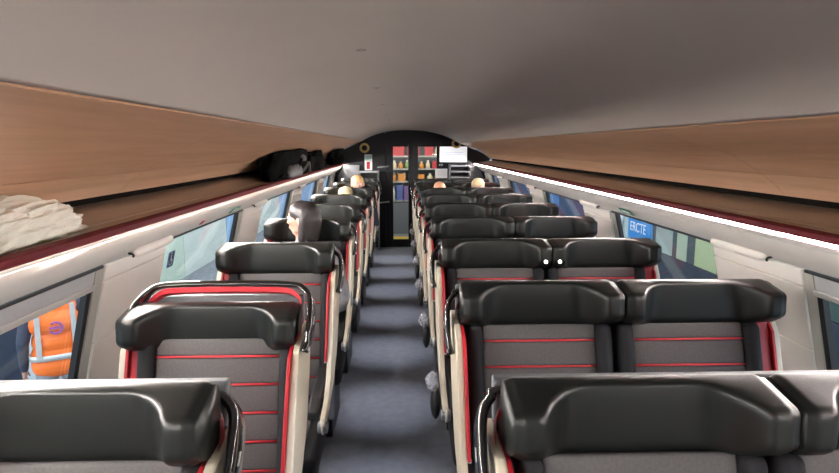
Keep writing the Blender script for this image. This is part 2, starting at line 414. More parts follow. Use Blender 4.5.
def pad_mesh(name, w_, h_, t_, m, r=0.008, crown=0.006):
    """cushion pad: x width, z height, front towards -y"""
    bm = bmesh.new(); bm_box(bm, -w_ / 2, w_ / 2, 0, t_, -h_ / 2, h_ / 2); bev(bm, r, 3)
    me = bpy.data.meshes.new(name); bm.to_mesh(me); bm.free(); me.materials.append(m)
    for p in me.polygons: p.use_smooth = True
    return me
PAD0 = pad_mesh('fabric_panel', 0.386, 0.052, 0.05, M_fabric); PAD = pad_mesh('fabric_panel', 0.386, 0.083, 0.05, M_fabric, 0.009)
BOL = pad_mesh('bolster', 0.050, 0.62, 0.075, M_bolster, 0.022)
CUSH = pad_mesh('seat_cushion', 0.50, 0.44, 0.11, M_bolster, 0.03)
CPAD = pad_mesh('cushion_panel', 0.386, 0.14, 0.02, M_fabric, 0.008)
_p = tube('piping_tmp', [(-0.19, 0, 0), (-0.1, -0.003, 0), (0, -0.004, 0), (0.1, -0.003, 0), (0.19, 0, 0)], 0.0034, M_piping, None, 6)
PIPE = _p.data; bpy.data.objects.remove(_p)

def seat_unit(root, cx, hr_dz=0.0, half=0.264, bo=0.0):
    hr = loft('headrest', [[(p[0], p[1], p[2] + hr_dz) for p in sec] for sec in headrest_mesh(half)], M_leather, root); hr.location = (cx, 0, 0)
    br = link('backrest', pad_mesh('backrest', 0.44, 0.62, 0.06, M_bolster, 0.02), None, root)
    dn = Vector((0, REC_Y, REC_Z)); nrm = Vector((0, REC_Z, -REC_Y)).normalized()   # nrm points forward/up
    if nrm.y > 0: nrm = -nrm
    br.location = Vector((cx + bo, 0, 0)) + BT + dn * 0.31 + nrm * 0.005; br.rotation_euler = (REC_A, 0, 0)
    def on_back(me, nm, s_, out, x=0.0):
        o = link(nm, me, None, br); o.location = Vector((x, -out, 0.31 - s_)); return o
    on_back(PAD0, 'fabric_panel', 0.026, 0.020)
    for k in range(6):
        s_ = 0.054 + 0.085 * k
        on_back(PIPE, 'piping', s_, 0.0195); on_back(PAD, 'fabric_panel', s_ + 0.0435, 0.020)
    for sg in (-1, 1): on_back(BOL, 'bolster', 0.31, 0.052, sg * 0.216)
    cu = link('seat_cushion', CUSH, None, root); cu.location = (cx, -0.46, 0.46); cu.rotation_euler = (R(-90) + R(4), 0, 0)
    for k in range(3):
        o = link('cushion_panel', CPAD, None, cu); o.location = (0, -0.012, -0.145 + k * 0.145)
        if k: o = link('piping', PIPE, None, cu); o.location = (0, -0.012, -0.145 + k * 0.145 - 0.0725)

SIDE_REAR = [(0.062, 1.075), (0.050, 1.00), (0.0, 0.88), (-0.07, 0.77), (-0.16, 0.685), (-0.30, 0.605), (-0.46, 0.555), (-0.60, 0.535)]
SIDE_FRONT = [(-0.625, 0.556), (-0.60, 0.580), (-0.47, 0.615), (-0.385, 0.675), (-0.325, 0.76), (-0.26, 0.88), (-0.205, 0.99), (-0.165, 1.045), (-0.10, 1.070)]
WALL_SIDE = [(0.062, 1.07), (0.050, 1.00), (0.0, 0.80), (-0.10, 0.62), (-0.30, 0.56), (-0.50, 0.54), (-0.52, 0.58), (-0.38, 0.63), (-0.22, 0.70), (-0.155, 0.80), (-0.105, 0.96), (-0.085, 1.02), (-0.05, 1.07)]
def seat_frame(root, xl, xr, rim_dz=0.0, aisle=1):
    """outer shell between xl and xr, aisle = +1 if the aisle lies at xr"""
    # curved back shell
    pts = [(0.085, 1.165), (0.055, 1.0), (0.005, 0.86), (-0.06, 0.62), (-0.13, 0.36)]
    poly = pts + [(y - 0.03, z) for y, z in pts[::-1]]
    prism('back_shell', poly, xl + 0.02, xr - 0.02, 'x', M_charcoal, root, 0.006)
    for sg, xo in ((-1, xl), (1, xr)):
        poly = SIDE_REAR + SIDE_FRONT if sg == aisle else WALL_SIDE
        x0, x1 = (xo, xo + 0.022) if sg < 0 else (xo - 0.022, xo)
        sp = prism('side_panel', spline_closed(poly), x0, x1, 'x', M_cream, root, 0.005)
        # red lining along the inner front edge
        lin = [(-0.300, 0.715), (-0.345, 0.725), (-0.290, 0.83), (-0.225, 0.96), (-0.175, 1.040), (-0.09, 1.065), (0.03, 1.065), (0.0, 0.98), (-0.10, 0.82), (-0.2, 0.74)]
        lin = [(y - 0.012, z) for y, z in lin]
        if sg != aisle: lin = [(-0.19, 0.74), (-0.16, 0.80), (-0.112, 0.96), (-0.09, 1.03), (-0.05, 1.065), (0.03, 1.065), (0.0, 0.98), (-0.06, 0.80), (-0.12, 0.72)]
        xi0, xi1 = (x1, x1 + 0.010) if sg < 0 else (x0 - 0.010, x0)
        rl = prism('red_lining', lin, xi0, xi1, 'x', M_red, root, 0.002)
        if sg == aisle: bt = tube('button', [(xi0 - 0.001, -0.343, 0.722), (xi1 + 0.001, -0.343, 0.722)], 0.007, M_paper, rl, 8)
        # armrest pad on the tail
        ap = [(-0.16, 0.66), (-0.30, 0.645), (-0.50, 0.625), (-0.585, 0.600), (-0.59, 0.565), (-0.50, 0.560), (-0.30, 0.575), (-0.16, 0.59)]
        xa = (x1 + 0.010, x1 + 0.055) if sg < 0 else (x0 - 0.055, x0 - 0.010)
        prism('armrest', ap, xa[0], xa[1], 'x', M_dark, root, 0.010)
        if sg != aisle:
            # broad red lining facing forward beside the bolster
            xb = (x1 + 0.010, x1 + 0.040) if sg < 0 else (x0 - 0.053, x0 - 0.010)
            prism('red_lining', [(-0.062, 1.06), (-0.115, 0.90), (-0.165, 0.74), (-0.13, 0.74), (-0.08, 0.90), (-0.03, 1.06)], xb[0], xb[1], 'x', M_red, root, 0.004)
        if sg == aisle:
            # rounded grey end cap with pale ring
            xm = (x0 + x1) / 2
            ec = tube('end_cap', [(xm - 0.020, -0.600, 0.545), (xm - 0.016, -0.600, 0.545), (xm + 0.016, -0.600, 0.545), (xm + 0.020, -0.600, 0.545)], [0.020, 0.025, 0.025, 0.020], M_grey, root, 14)
            tube('cap_ring', [(xm, -0.600 + 0.026 * math.cos(t), 0.545 + 0.026 * math.sin(t)) for t in [2 * math.pi * q / 16 for q in range(16)]], 0.005, M_white, ec, 6, True)
    # glossy black rim: inverted U in a tilted plane, extruded across it
    e = 0.020
    L = Vector((0, -0.72, -0.69)); N = Vector((0, -0.90, 0.436))
    W0, W1 = (xl + 0.035, xr + e) if aisle > 0 else (xl - e, xr - 0.035)
    ctr = [(W0 + 0.01, 0.245), (W0, 0.19), (W0 + 0.004, 0.075), (W0 + 0.030, 0.020), (W0 + 0.085, 0.0), ((W0 + W1) / 2, -0.004), (W1 - 0.085, 0.0), (W1 - 0.030, 0.020), (W1 - 0.004, 0.075), (W1, 0.19), (W1 - 0.01, 0.245)]
    if aisle > 0: ctr = [(W0 + 0.002, 0.12)] + ctr[2:]
    else: ctr = ctr[:-2] + [(W1 - 0.002, 0.12)]
    ctr = spline(ctr, 4); n = len(ctr)
    O = Vector((0, 0.036, 1.150 + rim_dz)); secs = []
    for i, (x, d) in enumerate(ctr):
        a = Vector(ctr[max(i - 1, 0)]); b = Vector(ctr[min(i + 1, n - 1)]); t = (b - a).normalized(); nr = Vector((t.y, -t.x))
        P = O + Vector((x, 0, 0)) + L * d; I = Vector((nr.x, 0, 0)) + L * nr.y
        hw, ht = 0.020 + 0.022 * smoothstep(0.02, 0.09, d), 0.009
        if d > 0.2: hw = 0.024
        loop = [(-hw, -ht * .5), (-hw, ht * .5), (-hw * .8, ht), (hw * .8, ht), (hw, ht * .5), (hw, -ht * .5), (hw * .8, -ht), (-hw * .8, -ht)]
        secs.append([P + N * u + I * v for u, v in loop])
    rim = loft('grab_rim', secs, M_gloss, root, smooth=True)
    # red inset under the rim
    secs = []
    for i, (x, d) in enumerate(ctr):
        mx = (W0 + W1) / 2; k = 1 - 0.030 / ((W1 - W0) / 2)
        P = O + Vector((mx + (x - mx) * k, 0, 0)) + L * (d * 0.80 + 0.020)
        secs.append([P + N * u + Vector((0, 0, v)) for u, v in ((-0.022, -0.010), (-0.022, 0.006), (0.008, 0.006), (0.008, -0.010))])
    loft('rim_lining', secs, M_red, root, smooth=False)
    # little pale number mark and rivet on the aisle face
    xo = (W1 if aisle > 0 else W0) + aisle * 0.0095
    P = O + Vector((0, 0, 0)) + L * 0.135
    me = [Vector((xo, 0, 0)) + P + L * a + N * b for a, b in ((-0.014, -0.006), (0.014, -0.006), (0.014, 0.006), (-0.014, 0.006))]
    mesh('number_mark', me + [v + Vector((aisle * 0.001, 0, 0)) for v in me], [(0, 1, 2, 3), (4, 7, 6, 5), (0, 4, 5, 1), (1, 5, 6, 2), (2, 6, 7, 3), (3, 7, 4, 0)], M_rail, rim)
    P2 = O + L * 0.232 + N * 0.006
    tube('rivet', [Vector((xo - aisle * 0.012, 0, 0)) + P2, Vector((xo - aisle * 0.004, 0, 0)) + P2], 0.007, M_paper, rim, 8)
    # pedestal
    prism('pedestal', [(-0.60, 0.0), (-0.64, 0.345), (-0.16, 0.345), (-0.20, 0.0)], xl + 0.09, xr - 0.09, 'x', M_dark, root, 0.01)
def spline_closed(pts):
    return pts
SG_C, DB_C = -0.584, 0.732
def make_single(hr_dz=0.0, rim_dz=0.0):
    r = empty('single_seat'); seat_unit(r, 0, hr_dz, 0.264, 0.018); seat_frame(r, -0.285, 0.282, rim_dz, 1); return r
def make_double():
    r = empty('double_seat')
    for c, bo in ((-0.268, 0.0), (0.268, -0.03)): seat_unit(r, c, 0.0, 0.264, bo)
    seat_frame(r, -0.557, 0.557, 0.0, -1)
    prism('centre_armrest', [(-0.12, 0.68), (-0.30, 0.66), (-0.52, 0.64), (-0.54, 0.60), (-0.50, 0.57), (-0.12, 0.59)], -0.03, 0.03, 'x', M_dark, r, 0.012)
    # litter pouch on the aisle side of the seat
    bm = bmesh.new(); bmesh.ops.create_uvsphere(bm, u_segments=14, v_segments=10, radius=1, matrix=Matrix.Translation((-0.580, -0.44, 0.53)) @ Matrix.Diagonal((0.024, 0.050, 0.075, 1)))
    frombm('litter_pouch', bm, M_dark, r, True)
    return r

ORD = ['nearest', 'second', 'third', 'fourth', 'fifth', 'sixth', 'seventh', 'eighth', 'farthest']
LY = [1.13] + [1.86 + 0.965 * k for k in range(8)]
RY = [1.13] + [1.98 + 0.935 * k for k in range(8)]
proto_s = make_single(); low_s = make_single(-0.035, 0.056); proto_d = make_double()
for i in range(9):
    o = low_s if i == 1 else (proto_s if i == 0 else copy_tree(proto_s))
    o.location = (SG_C - (0.04 if i == 0 else 0.0), LY[i], 0)
    extra = ', rim above headrest' if i == 1 else ''
    tag(o, 'single seat with black headrest, %s in the row left of aisle%s' % (ORD[i], extra), 'seat', 'single seats left of the aisle')
for i in range(9):
    o = proto_d if i == 0 else copy_tree(proto_d)
    o.location = (DB_C, RY[i], 0)
    tag(o, 'double seat with two black leather headrests, %s in the row right of the aisle' % ORD[i], 'seat', 'double seats right of the aisle')

# two lit reading lamps on the inner wings of the third double seat
for q in (-0.034, 0.034):
    rl_ = tube('reading_lamp', [(q, -0.146, 1.106), (q, -0.156, 1.104)], 0.008, mat('reading_led', (0.9, 0.9, 0.9), 0.4, emit=(1, 0.98, 0.95), estr=4.0), [o for o in COL.objects if o.name == 'double_seat.002'][0], 10)

# clear litter bags on the pouches
def crumple(name, fn, nu, nv, m, parent=None):
    v = []; f = []
    for i in range(nv + 1):
        for j in range(nu): v.append(fn(j / nu * 2 * math.pi, i / nv))
    for i in range(nv):
        for j in range(nu):
            j2 = (j + 1) % nu; f.append((i * nu + j, i * nu + j2, (i + 1) * nu + j2, (i + 1) * nu + j))
    f.append(tuple(range(nu))[::-1]); f.append(tuple(nv * nu + j for j in range(nu)))
    return mesh(name, v, f, m, parent, False)
M_liner = mat('translucent_liner', (0.55, 0.54, 0.60), 0.15)
M_liner.node_tree.nodes['Principled BSDF'].inputs['Alpha'].default_value = 0.42
for i in range(1, 8):
    sd = i * 3.7
    def fn(t, k):
        rad = (0.022 + 0.024 * math.sin(math.pi * min(1, k * 0.9 + 0.1))) * (1 + 0.28 * noise.noise((math.cos(t) * 2.2, math.sin(t) * 2.2, k * 4 + sd)) + 0.10 * math.sin(5 * t + sd))
        return (math.cos(t) * rad * 0.75 - 0.010 * math.sin(k * 3), math.sin(t) * rad * 1.25, k * 0.085)
    o = crumple('litter_bag', fn, 14, 7, M_liner); o.location = (DB_C - 0.590, RY[i] - 0.44, 0.592); o.scale = (0.8, 0.9, 0.85)
    tag(o, 'clear crumpled litter bag hung on aisle side of %s double seat' % ORD[i], 'litter bag', 'clear litter bags on the double seats')

# ------------------------------------------------------------------ end bulkhead with door
YB = YEND
def bx(px, d=YB): # horizontal pixel to X on the bulkhead plane (layout aid, converted to metres once)
    return round((px - 400) / 595.0 * d, 3)
# bulkhead shape follows the ceiling; two dark leaves left and right plus header leave the doorway open
DX0, DX1, DZT = -0.24, 0.68, 1.70
low = [(X(-1, 1.30), 1.46), (X(-1, 1.20), 1.553)]
arch = [(XC + a, z - 0.002) for a, z in cs]
wb = prism('wall_far', [(X(-1, 1.39), 0), (X(-1, 1.40), 0.3), (X(-1, 1.225), 1.235), (X(-1, 1.31), 1.46), (X(-1, 1.2), 1.55)] + [p for p in arch if p[0] < DX0] + [(DX0, 1.86), (DX0, 0)], YB, YB + 0.06, 'y', M_bulk)
tag(wb, 'dark charcoal end bulkhead with arched top around the door', 'wall', kind='structure')
prism('bulkhead_leaf', [(X(1, 1.39), 0), (X(1, 1.40), 0.3), (X(1, 1.225), 1.235), (X(1, 1.31), 1.46), (X(1, 1.2), 1.55)] + [p for p in arch[::-1] if p[0] > DX1] + [(DX1, 1.84), (DX1, 0)], YB, YB + 0.06, 'y', M_bulk, wb)
prism('bulkhead_header', [(DX0, DZT)] + [(DX0, 1.86)] + [p for p in arch if DX0 < p[0] < DX1] + [(DX1, 1.84), (DX1, DZT)], YB, YB + 0.06, 'y', M_bulk, wb)
nw = prism('wall_near', [(X(-1, 1.39), 0), (X(-1, 1.40), 0.3), (X(-1, 1.225), 1.235), (X(-1, 1.31), 1.46), (X(-1, 1.2), 1.55)] + arch + [(X(1, 1.2), 1.55), (X(1, 1.31), 1.46), (X(1, 1.225), 1.235), (X(1, 1.40), 0.3), (X(1, 1.39), 0)], Y0C - 0.06, Y0C, 'y', M_white)
tag(nw, 'off-white end wall behind the viewer', 'wall', kind='structure')
# door: two leaves with tall panes
dr = empty('door_1', ((DX0 + DX1) / 2, YB + 0.02, 0)); tag(dr, 'black framed sliding end door with two tall glass panes', 'door', kind='structure')
dc = (DX0 + DX1) / 2
def leaf(px0, px1, x0, x1, zt, zb):
    f = None
    for nm, a, b, c, d in (('door_stile', x0, px0, 0.0, DZT), ('door_stile', px1, x1, 0.0, DZT), ('door_rail', px0, px1, zt, DZT), ('door_rail', px0, px1, 0.0, zb)):
        box(nm, a - dc, b - dc, 0, 0.035, c, d, M_bulk, dr, 0.004)
    box('pane', px0 - dc, px1 - dc, 0.014, 0.020, zb, zt, M_glass, dr)
leaf(-0.115, 0.135, DX0, 0.215, 1.655, 0.13)
leaf(0.295, 0.60, 0.215, DX1, 1.655, 0.13)
tube('door_handle', [(0.215 - dc, -0.002, 0.62), (0.215 - dc, -0.035, 0.64), (0.215 - dc, -0.035, 0.88), (0.215 - dc, -0.002, 0.90)], 0.020, M_rail, dr, 8)
for z in (1.33, 0.75): tube('glazing_bar', [(DX0 - 0.13 - dc, -0.02, z - .01), (DX0 + 0.06 - dc, -0.02, z + 0.01)], 0.012, M_rail if z < 1 else M_grey, dr, 6)

# items on the bulkhead
def framed(nm, x0, x1, z0, z1, m, label, cat, th=0.02, y=YB, frame=None):
    r = empty(nm, ((x0 + x1) / 2, y, z0)); tag(r, label, cat); hw = (x1 - x0) / 2
    box('panel', -hw, hw, -th, 0, 0, z1 - z0, m, r, 0.004)
    return r, hw
r, hw = framed('wall_screen', 0.635, 1.095, 1.400, 1.665, M_bulk, 'bright white information screen on the end bulkhead', 'screen', 0.05)
box('display', -hw + 0.008, hw - 0.008, -0.054, -0.049, 0.008, 0.257, M_screen, r, 0.002)
M_ghost = mat('screen_grey_print', (0.55, 0.56, 0.62), 0.5)
for k in range(3): box('text_line', -hw + 0.06, hw - 0.06 - 0.05 * k, -0.0555, -0.0535, 0.16 - 0.035 * k, 0.168 - 0.035 * k, M_ghost, r)
r, hw = framed('notice_sheet', 0.575, 0.775, 1.145, 1.300, M_paper, 'white printed notice sheet below the bright screen', 'notice', 0.012)
for k in range(3): box('text_line', -hw + 0.03, hw - 0.03, -0.0135, -0.0115, 0.11 - 0.03 * k, 0.117 - 0.03 * k, M_ghost, r)
M_poster = mat('poster_teal', (0.35, 0.50, 0.50), 0.5)
r, hw = framed('safety_poster', -0.575, -0.455, 1.275, 1.53, M_paper, 'narrow coloured poster beside the gold ring left of the door', 'poster', 0.012)
box('poster_print', -hw + 0.01, hw - 0.01, -0.0135, -0.0115, 0.15, 0.245, M_poster, r); box('poster_print', -hw + 0.03, hw - 0.035, -0.0135, -0.0115, 0.02, 0.14, M_red, r)
for x, z, lb in ((-0.575, 1.635, 'gold ring shaped call light above the narrow poster'), (0.915, 1.705, 'gold ring shaped call light above the bright screen')):
    r = empty('ring_light', (x, YB - 0.06 if x > 0 else YB - 0.012, z)); tag(r, lb, 'light')
    tube('ring', [(0.062 * math.cos(t), 0, 0.062 * math.sin(t)) for t in [2 * math.pi * q / 20 for q in range(20)]], 0.018, M_brass, r, 8, True)
    tube('centre', [(0, 0.058 if x > 0 else 0.010, 0), (0, -0.008, 0)], 0.034, M_bulk, r, 14)
# shelf units either side of the door
def cubby(nm, x0, x1, z0, z1, label, shelves, dep=0.28):
    r = empty(nm, ((x0 + x1) / 2, YB - dep / 2 - 0.002, 0)); tag(r, label, 'shelf unit'); hw = (x1 - x0) / 2; h = dep / 2
    box('side', -hw, -hw + 0.02, -h, h, z0, z1, M_charcoal, r, .003); box('side', hw - 0.02, hw, -h, h, z0, z1, M_charcoal, r, .003)
    box('back', -hw + .02, hw - .02, h - 0.012, h, z0, z1, M_bulk, r)
    for z in shelves: box('shelf', -hw + .02, hw - .02, -h, h - .012, z, z + 0.022, M_grey, r, .003)
    return r
cubby('wall_cubby', -0.66, -0.34, 0, 1.27, 'charcoal open cubby under the narrow poster left of the door', (0.9, 1.08, 1.245))
cubby('wall_cubby', 0.79, 1.13, 0, 1.375, 'charcoal open cubby below the bright screen', (0.95, 1.16, 1.25, 1.34))
for x, lb in ((0.665, 'left small white indicator under the bright screen'), (1.065, 'right small white indicator under the bright screen')):
    r = empty('indicator', (x, YB - 0.005 if x < .7 else YB - 0.29, 1.345)); tag(r, lb, 'indicator')
    box('body', -0.035, 0.035, -0.010, 0, 0, 0.035, M_charcoal, r, .003)
    for q in (-0.018, 0.018): tube('lamp', [(q, -0.009, 0.017), (q, -0.014, 0.017)], 0.009, M_paper, r, 8)
# grey draught screens by the walls, in front of the bulkhead
for s, x0, x1, lb in ((-1, -1.00, -0.66, 'grey slanted partition panel at the far left wall'), (1, 1.14, 1.36, 'grey slanted partition panel at the far right wall')):
    pl = [(x0, 0), (x1, 0), (x1, 1.36), (x0 if s > 0 else x0 + 0.10, 1.36), (x0, 1.2)] if s < 0 else [(x0, 0), (x1, 0), (x1, 1.15), (x1 - 0.08, 1.345), (x0, 1.345)]
    o = prism('partition_panel', pl, YB - 0.10, YB - 0.06, 'y', M_charcoal, None, 0.006); tag(o, lb, 'partition')

# vestibule behind the door
vs = box('trim_1', -0.9, 1.25, YB + 0.07, 12.2, -0.05, 0, M_grey); tag(vs, 'grey vestibule floor behind the end door', 'floor', kind='structure')
for x0, x1, y0, y1, z0, z1, nm in ((-0.95, -0.9, YB + .07, 12.2, 0, 2.0, 'vestibule_wall'), (1.25, 1.3, YB + .07, 12.2, 0, 2.0, 'vestibule_wall'), (-0.95, 1.3, 12.2, 12.25, 0, 2.0, 'vestibule_wall'), (-0.95, 1.3, YB + .07, 12.25, 2.0, 2.05, 'vestibule_ceiling')):
    box(nm, x0, x1, y0, y1, z0, z1, M_grey, vs)
ly = box('ceiling_lamp', -0.25, 0.7, 10.3, 10.6, 1.975, 1.998, M_vest); tag(ly, 'flat ceiling lamp in the vestibule behind the end door', 'lamp')
yst = box('step_edge', -0.18, 0.20, 10.35, 10.75, 0.0, 0.02, M_yellow, None, .004); tag(yst, 'yellow step edge on the floor behind the door glass', 'step edge')
sh = empty('shelf_rack', (0.25, 11.4, 0)); tag(sh, 'tall metal shelf rack filled with goods behind the end door', 'shelf rack')
for x in (-0.5, 0.55): box('upright', x - 0.015, x + 0.015, -0.18, 0.18, 0.45, 1.9, M_bulk, sh)
SHZ = (0.62, 0.98, 1.22, 1.46)
for z in SHZ: box('shelf', -0.5, 0.55, -0.18, 0.18, z, z + 0.025, M_rail, sh)
box('lower_door', -0.5, 0.55, -0.17, 0.18, 0.0, 0.60, M_grey, sh, .004)
cols = {'red': (0.55, 0.06, 0.07), 'orange': (0.75, 0.30, 0.06), 'white': (0.75, 0.75, 0.78), 'blue': (0.12, 0.16, 0.45), 'cream': (0.75, 0.66, 0.45), 'green': (0.25, 0.36, 0.12), 'purple': (0.25, 0.16, 0.35)}
for k in cols: mat('goods_' + k, cols[k], 0.45)
goods = [(3, -0.30, .26, .17, 'red', 'box'), (3, 0.0, .22, .15, 'red', 'box'), (3, 0.30, .16, .17, 'red', 'box'), (3, 0.46, .12, .19, 'cream', 'bottle'),
         (2, -0.36, .10, .15, 'cream', 'bottle'), (2, -0.24, .10, .13, 'orange', 'bottle'), (2, -0.12, .10, .15, 'green', 'bottle'), (2, 0.16, .10, .13, 'orange', 'bottle'), (2, 0.28, .10, .15, 'cream', 'bottle'), (2, 0.42, .12, .14, 'red', 'box'),
         (1, -0.36, .08, .16, 'orange', 'bottle'), (1, -0.22, .14, .14, 'orange', 'box'), (1, 0.14, .14, .13, 'orange', 'box'), (1, 0.32, .12, .15, 'cream', 'bottle'), (1, 0.45, .10, .13, 'orange', 'bottle'),
         (0, -0.38, .09, .26, 'white', 'bottle'), (0, -0.26, .12, .28, 'blue', 'box'), (0, -0.12, .12, .27, 'purple', 'box'), (0, 0.02, .12, .27, 'white', 'bottle'), (0, 0.2, .14, .26, 'blue', 'box'), (0, 0.38, .12, .28, 'white', 'bottle')]
SHN = ['lowest', 'second lowest', 'second highest', 'top']
seen = {}
for lv, x, wd, h, c, kind in goods:
    kx = (lv, c, kind); seen[kx] = seen.get(kx, 0) + 1
    tot = sum(1 for g in goods if (g[0], g[4], g[5]) == kx)
    which = '' if tot == 1 else [' leftmost', ' next', ' third'][seen[kx] - 1]
    r = empty('goods_' + kind, (0.25 + x, 11.32, SHZ[lv] + 0.0255))
    tag(r, '%s %s%s on the %s shelf behind the end door' % (c, kind, ', ' + which.strip() + ' of its colour,' if which else '', SHN[lv]), kind, 'goods on the vestibule shelves')
    mm = MATS['goods_' + c]
    if kind == 'box':
        box('carton', -wd / 2, wd / 2, -0.07, 0.07, 0, h * 0.85, mm, r, 0.005); box('lid', -wd / 2 - .003, wd / 2 + .003, -0.073, 0.073, h * 0.85, h, mm, r, 0.004)
    else:
        rr = wd * 0.42
        tube('bottle_body', [(0, 0, 0), (0, 0, h * 0.6), (0, 0, h * 0.74), (0, 0, h * 0.88)], [rr, rr, rr * 0.5, rr * 0.4], mm, r, 12); tube('cap', [(0, 0, h * 0.88), (0, 0, h)], rr * 0.5, M_paper, r, 10)

# ------------------------------------------------------------------ bags on the rack
def shelf_z(wv): return 1.404 + (wv - 1.13) * 0.18
def blob(name, m, c, size, seed, amp=0.18, fr=2.2, nu=40, nv=22, flat=0.35, parent=None, ridged=False, sq=1.0):
    v = []; f = []
    for i in range(nv + 1):
        ph = -math.pi / 2 + math.pi * i / nv
        for j in range(nu):
            t = 2 * math.pi * j / nu
            d = Vector((math.cos(ph) * math.cos(t), math.cos(ph) * math.sin(t), math.sin(ph)))
            d = Vector([math.copysign(abs(q) ** sq, q) for q in d])
            k = noise.fractal(d * fr + Vector((seed, 0, 0)), 1.0, 2.0, 3)
            if ridged: k = 0.5 - abs(noise.noise(d * fr * 1.6 + Vector((seed, 3, 1)))) * 2.2 + 0.4 * k
            p = Vector([d[q] * size[q] * (1 + amp * k) for q in range(3)])
            p.z = max(p.z, -flat * size[2]) + flat * size[2]
            v.append(Vector(c) + p)
    for i in range(nv):
        for j in range(nu):
            j2 = (j + 1) % nu; f.append((i * nu + j, i * nu + j2, (i + 1) * nu + j2, (i + 1) * nu + j))
    return mesh(name, v, f, m, parent, True)
wb_ = empty('plastic_bag', (-1.02, 1.50, shelf_z(1.185) - 0.008)); wb_.rotation_euler = (0, R(10), R(2))
tag(wb_, 'crumpled white plastic bag on the left luggage shelf', 'bag')
bb = blob('bag_body', M_bagwhite, (0, 0, 0.004), (0.088, 0.33, 0.082), 3.1, 0.20, 2.4, 56, 30, 0.25, wb_, True, 0.8)
for p in bb.data.polygons: p.use_smooth = False
blob('bag_corner', M_bagwhite, (0.052, 0.27, 0.002), (0.028, 0.085, 0.016), 6.3, 0.2, 3, 20, 10, 0.3, wb_, True)
blob('bag_hem', mat('bag_yellowish', (0.50, 0.44, 0.24), 0.45, var=0.3, vscale=14), (0.066, -0.06, 0.001), (0.018, 0.24, 0.020), 1.3, 0.25, 3, 24, 10, 0.3, wb_, True)
WB = wb_

def fit_rack(root):
    """press soft bags against the shelf below and the wood panel behind"""
    prof_ = [(0.70, 1.76), (0.779, 1.735), (0.92, 1.690), (1.08, 1.615), (1.20, 1.548), (1.262, 1.502), (1.30, 1.460), (1.36, 1.45)]
    Mx = Matrix.Translation(root.location) @ root.rotation_euler.to_matrix().to_4x4(); Mi = Mx.inverted()
    for ch in root.children:
        for v in ch.data.vertices:
            p = Mx @ v.co; w_ = XC - p.x
            if w_ > 1.295: w_ = 1.295; p.x = XC - w_
            for (a, za), (b, zb) in zip(prof_[:-1], prof_[1:]):
                if a <= w_ <= b: top = za + (zb - za) * (w_ - a) / (b - a) - 0.008
            bot = max(shelf_z(w_) + 0.002, 1.416 if w_ < 1.075 else 0)
            p.z = min(max(p.z, bot), top); v.co = Mi @ p
        ch.data.update()
def rucksack(y0, ln, h, label, seed, straps=True):
    r = empty('rucksack', (-0.945, y0 + ln / 2, 1.405)); tag(r, label, 'bag', 'black bags on the left luggage shelf')
    blob('bag_body', M_bagblack, (0, 0, 0), (0.100, ln / 2, h / 1.12), seed, 0.30, 2.1, 56, 30, 0.3, r, False, 0.92)
    if straps:
        blob('pocket', M_baggrey, (0.092, -ln * 0.12, 0.010), (0.032, ln * 0.20, h * 0.25), seed + 2, 0.1, 2, 24, 12, 0.3, r, False, 0.7)
        blob('mesh_patch', M_baggrey, (0.085, ln * 0.14, h * 0.42), (0.032, ln * 0.075, h * 0.13), seed + 4, 0.1, 2, 20, 10, 0.4, r, False, 0.7)
        blob('rolled_top', M_bagblack, (0.0, ln * 0.12, h * 0.50), (0.080, ln * 0.24, h * 0.24), seed + 1, 0.2, 2, 28, 14, 0.8, r)
        tube('strap', spline([(0.07, -ln * 0.42, 0.03), (0.106, -ln * 0.2, 0.045), (0.108, 0.02, h * 0.38), (0.075, ln * 0.16, h * 0.66), (0.02, ln * 0.22, h * 0.80)], 5), 0.011, M_bagblack, r, 6)
        tube('strap', spline([(0.085, ln * 0.05, 0.015), (0.118, ln * 0.15, h * 0.24), (0.112, ln * 0.28, h * 0.36), (0.10, ln * 0.36, h * 0.1), (0.09, ln * 0.42, 0.02)], 5), 0.011, M_baggrey, r, 6)
    return r
fit_rack(WB)
fit_rack(rucksack(4.25, 1.55, 0.30, 'large black rucksack with grey mesh pocket on the left luggage shelf', 2.2))
fit_rack(rucksack(5.82, 1.25, 0.21, 'low lumpy black bag between the two others on the left luggage shelf', 7.7, False))
fit_rack(rucksack(8.2, 1.25, 0.24, 'black bag at the far end of the left luggage shelf', 11.4, False))

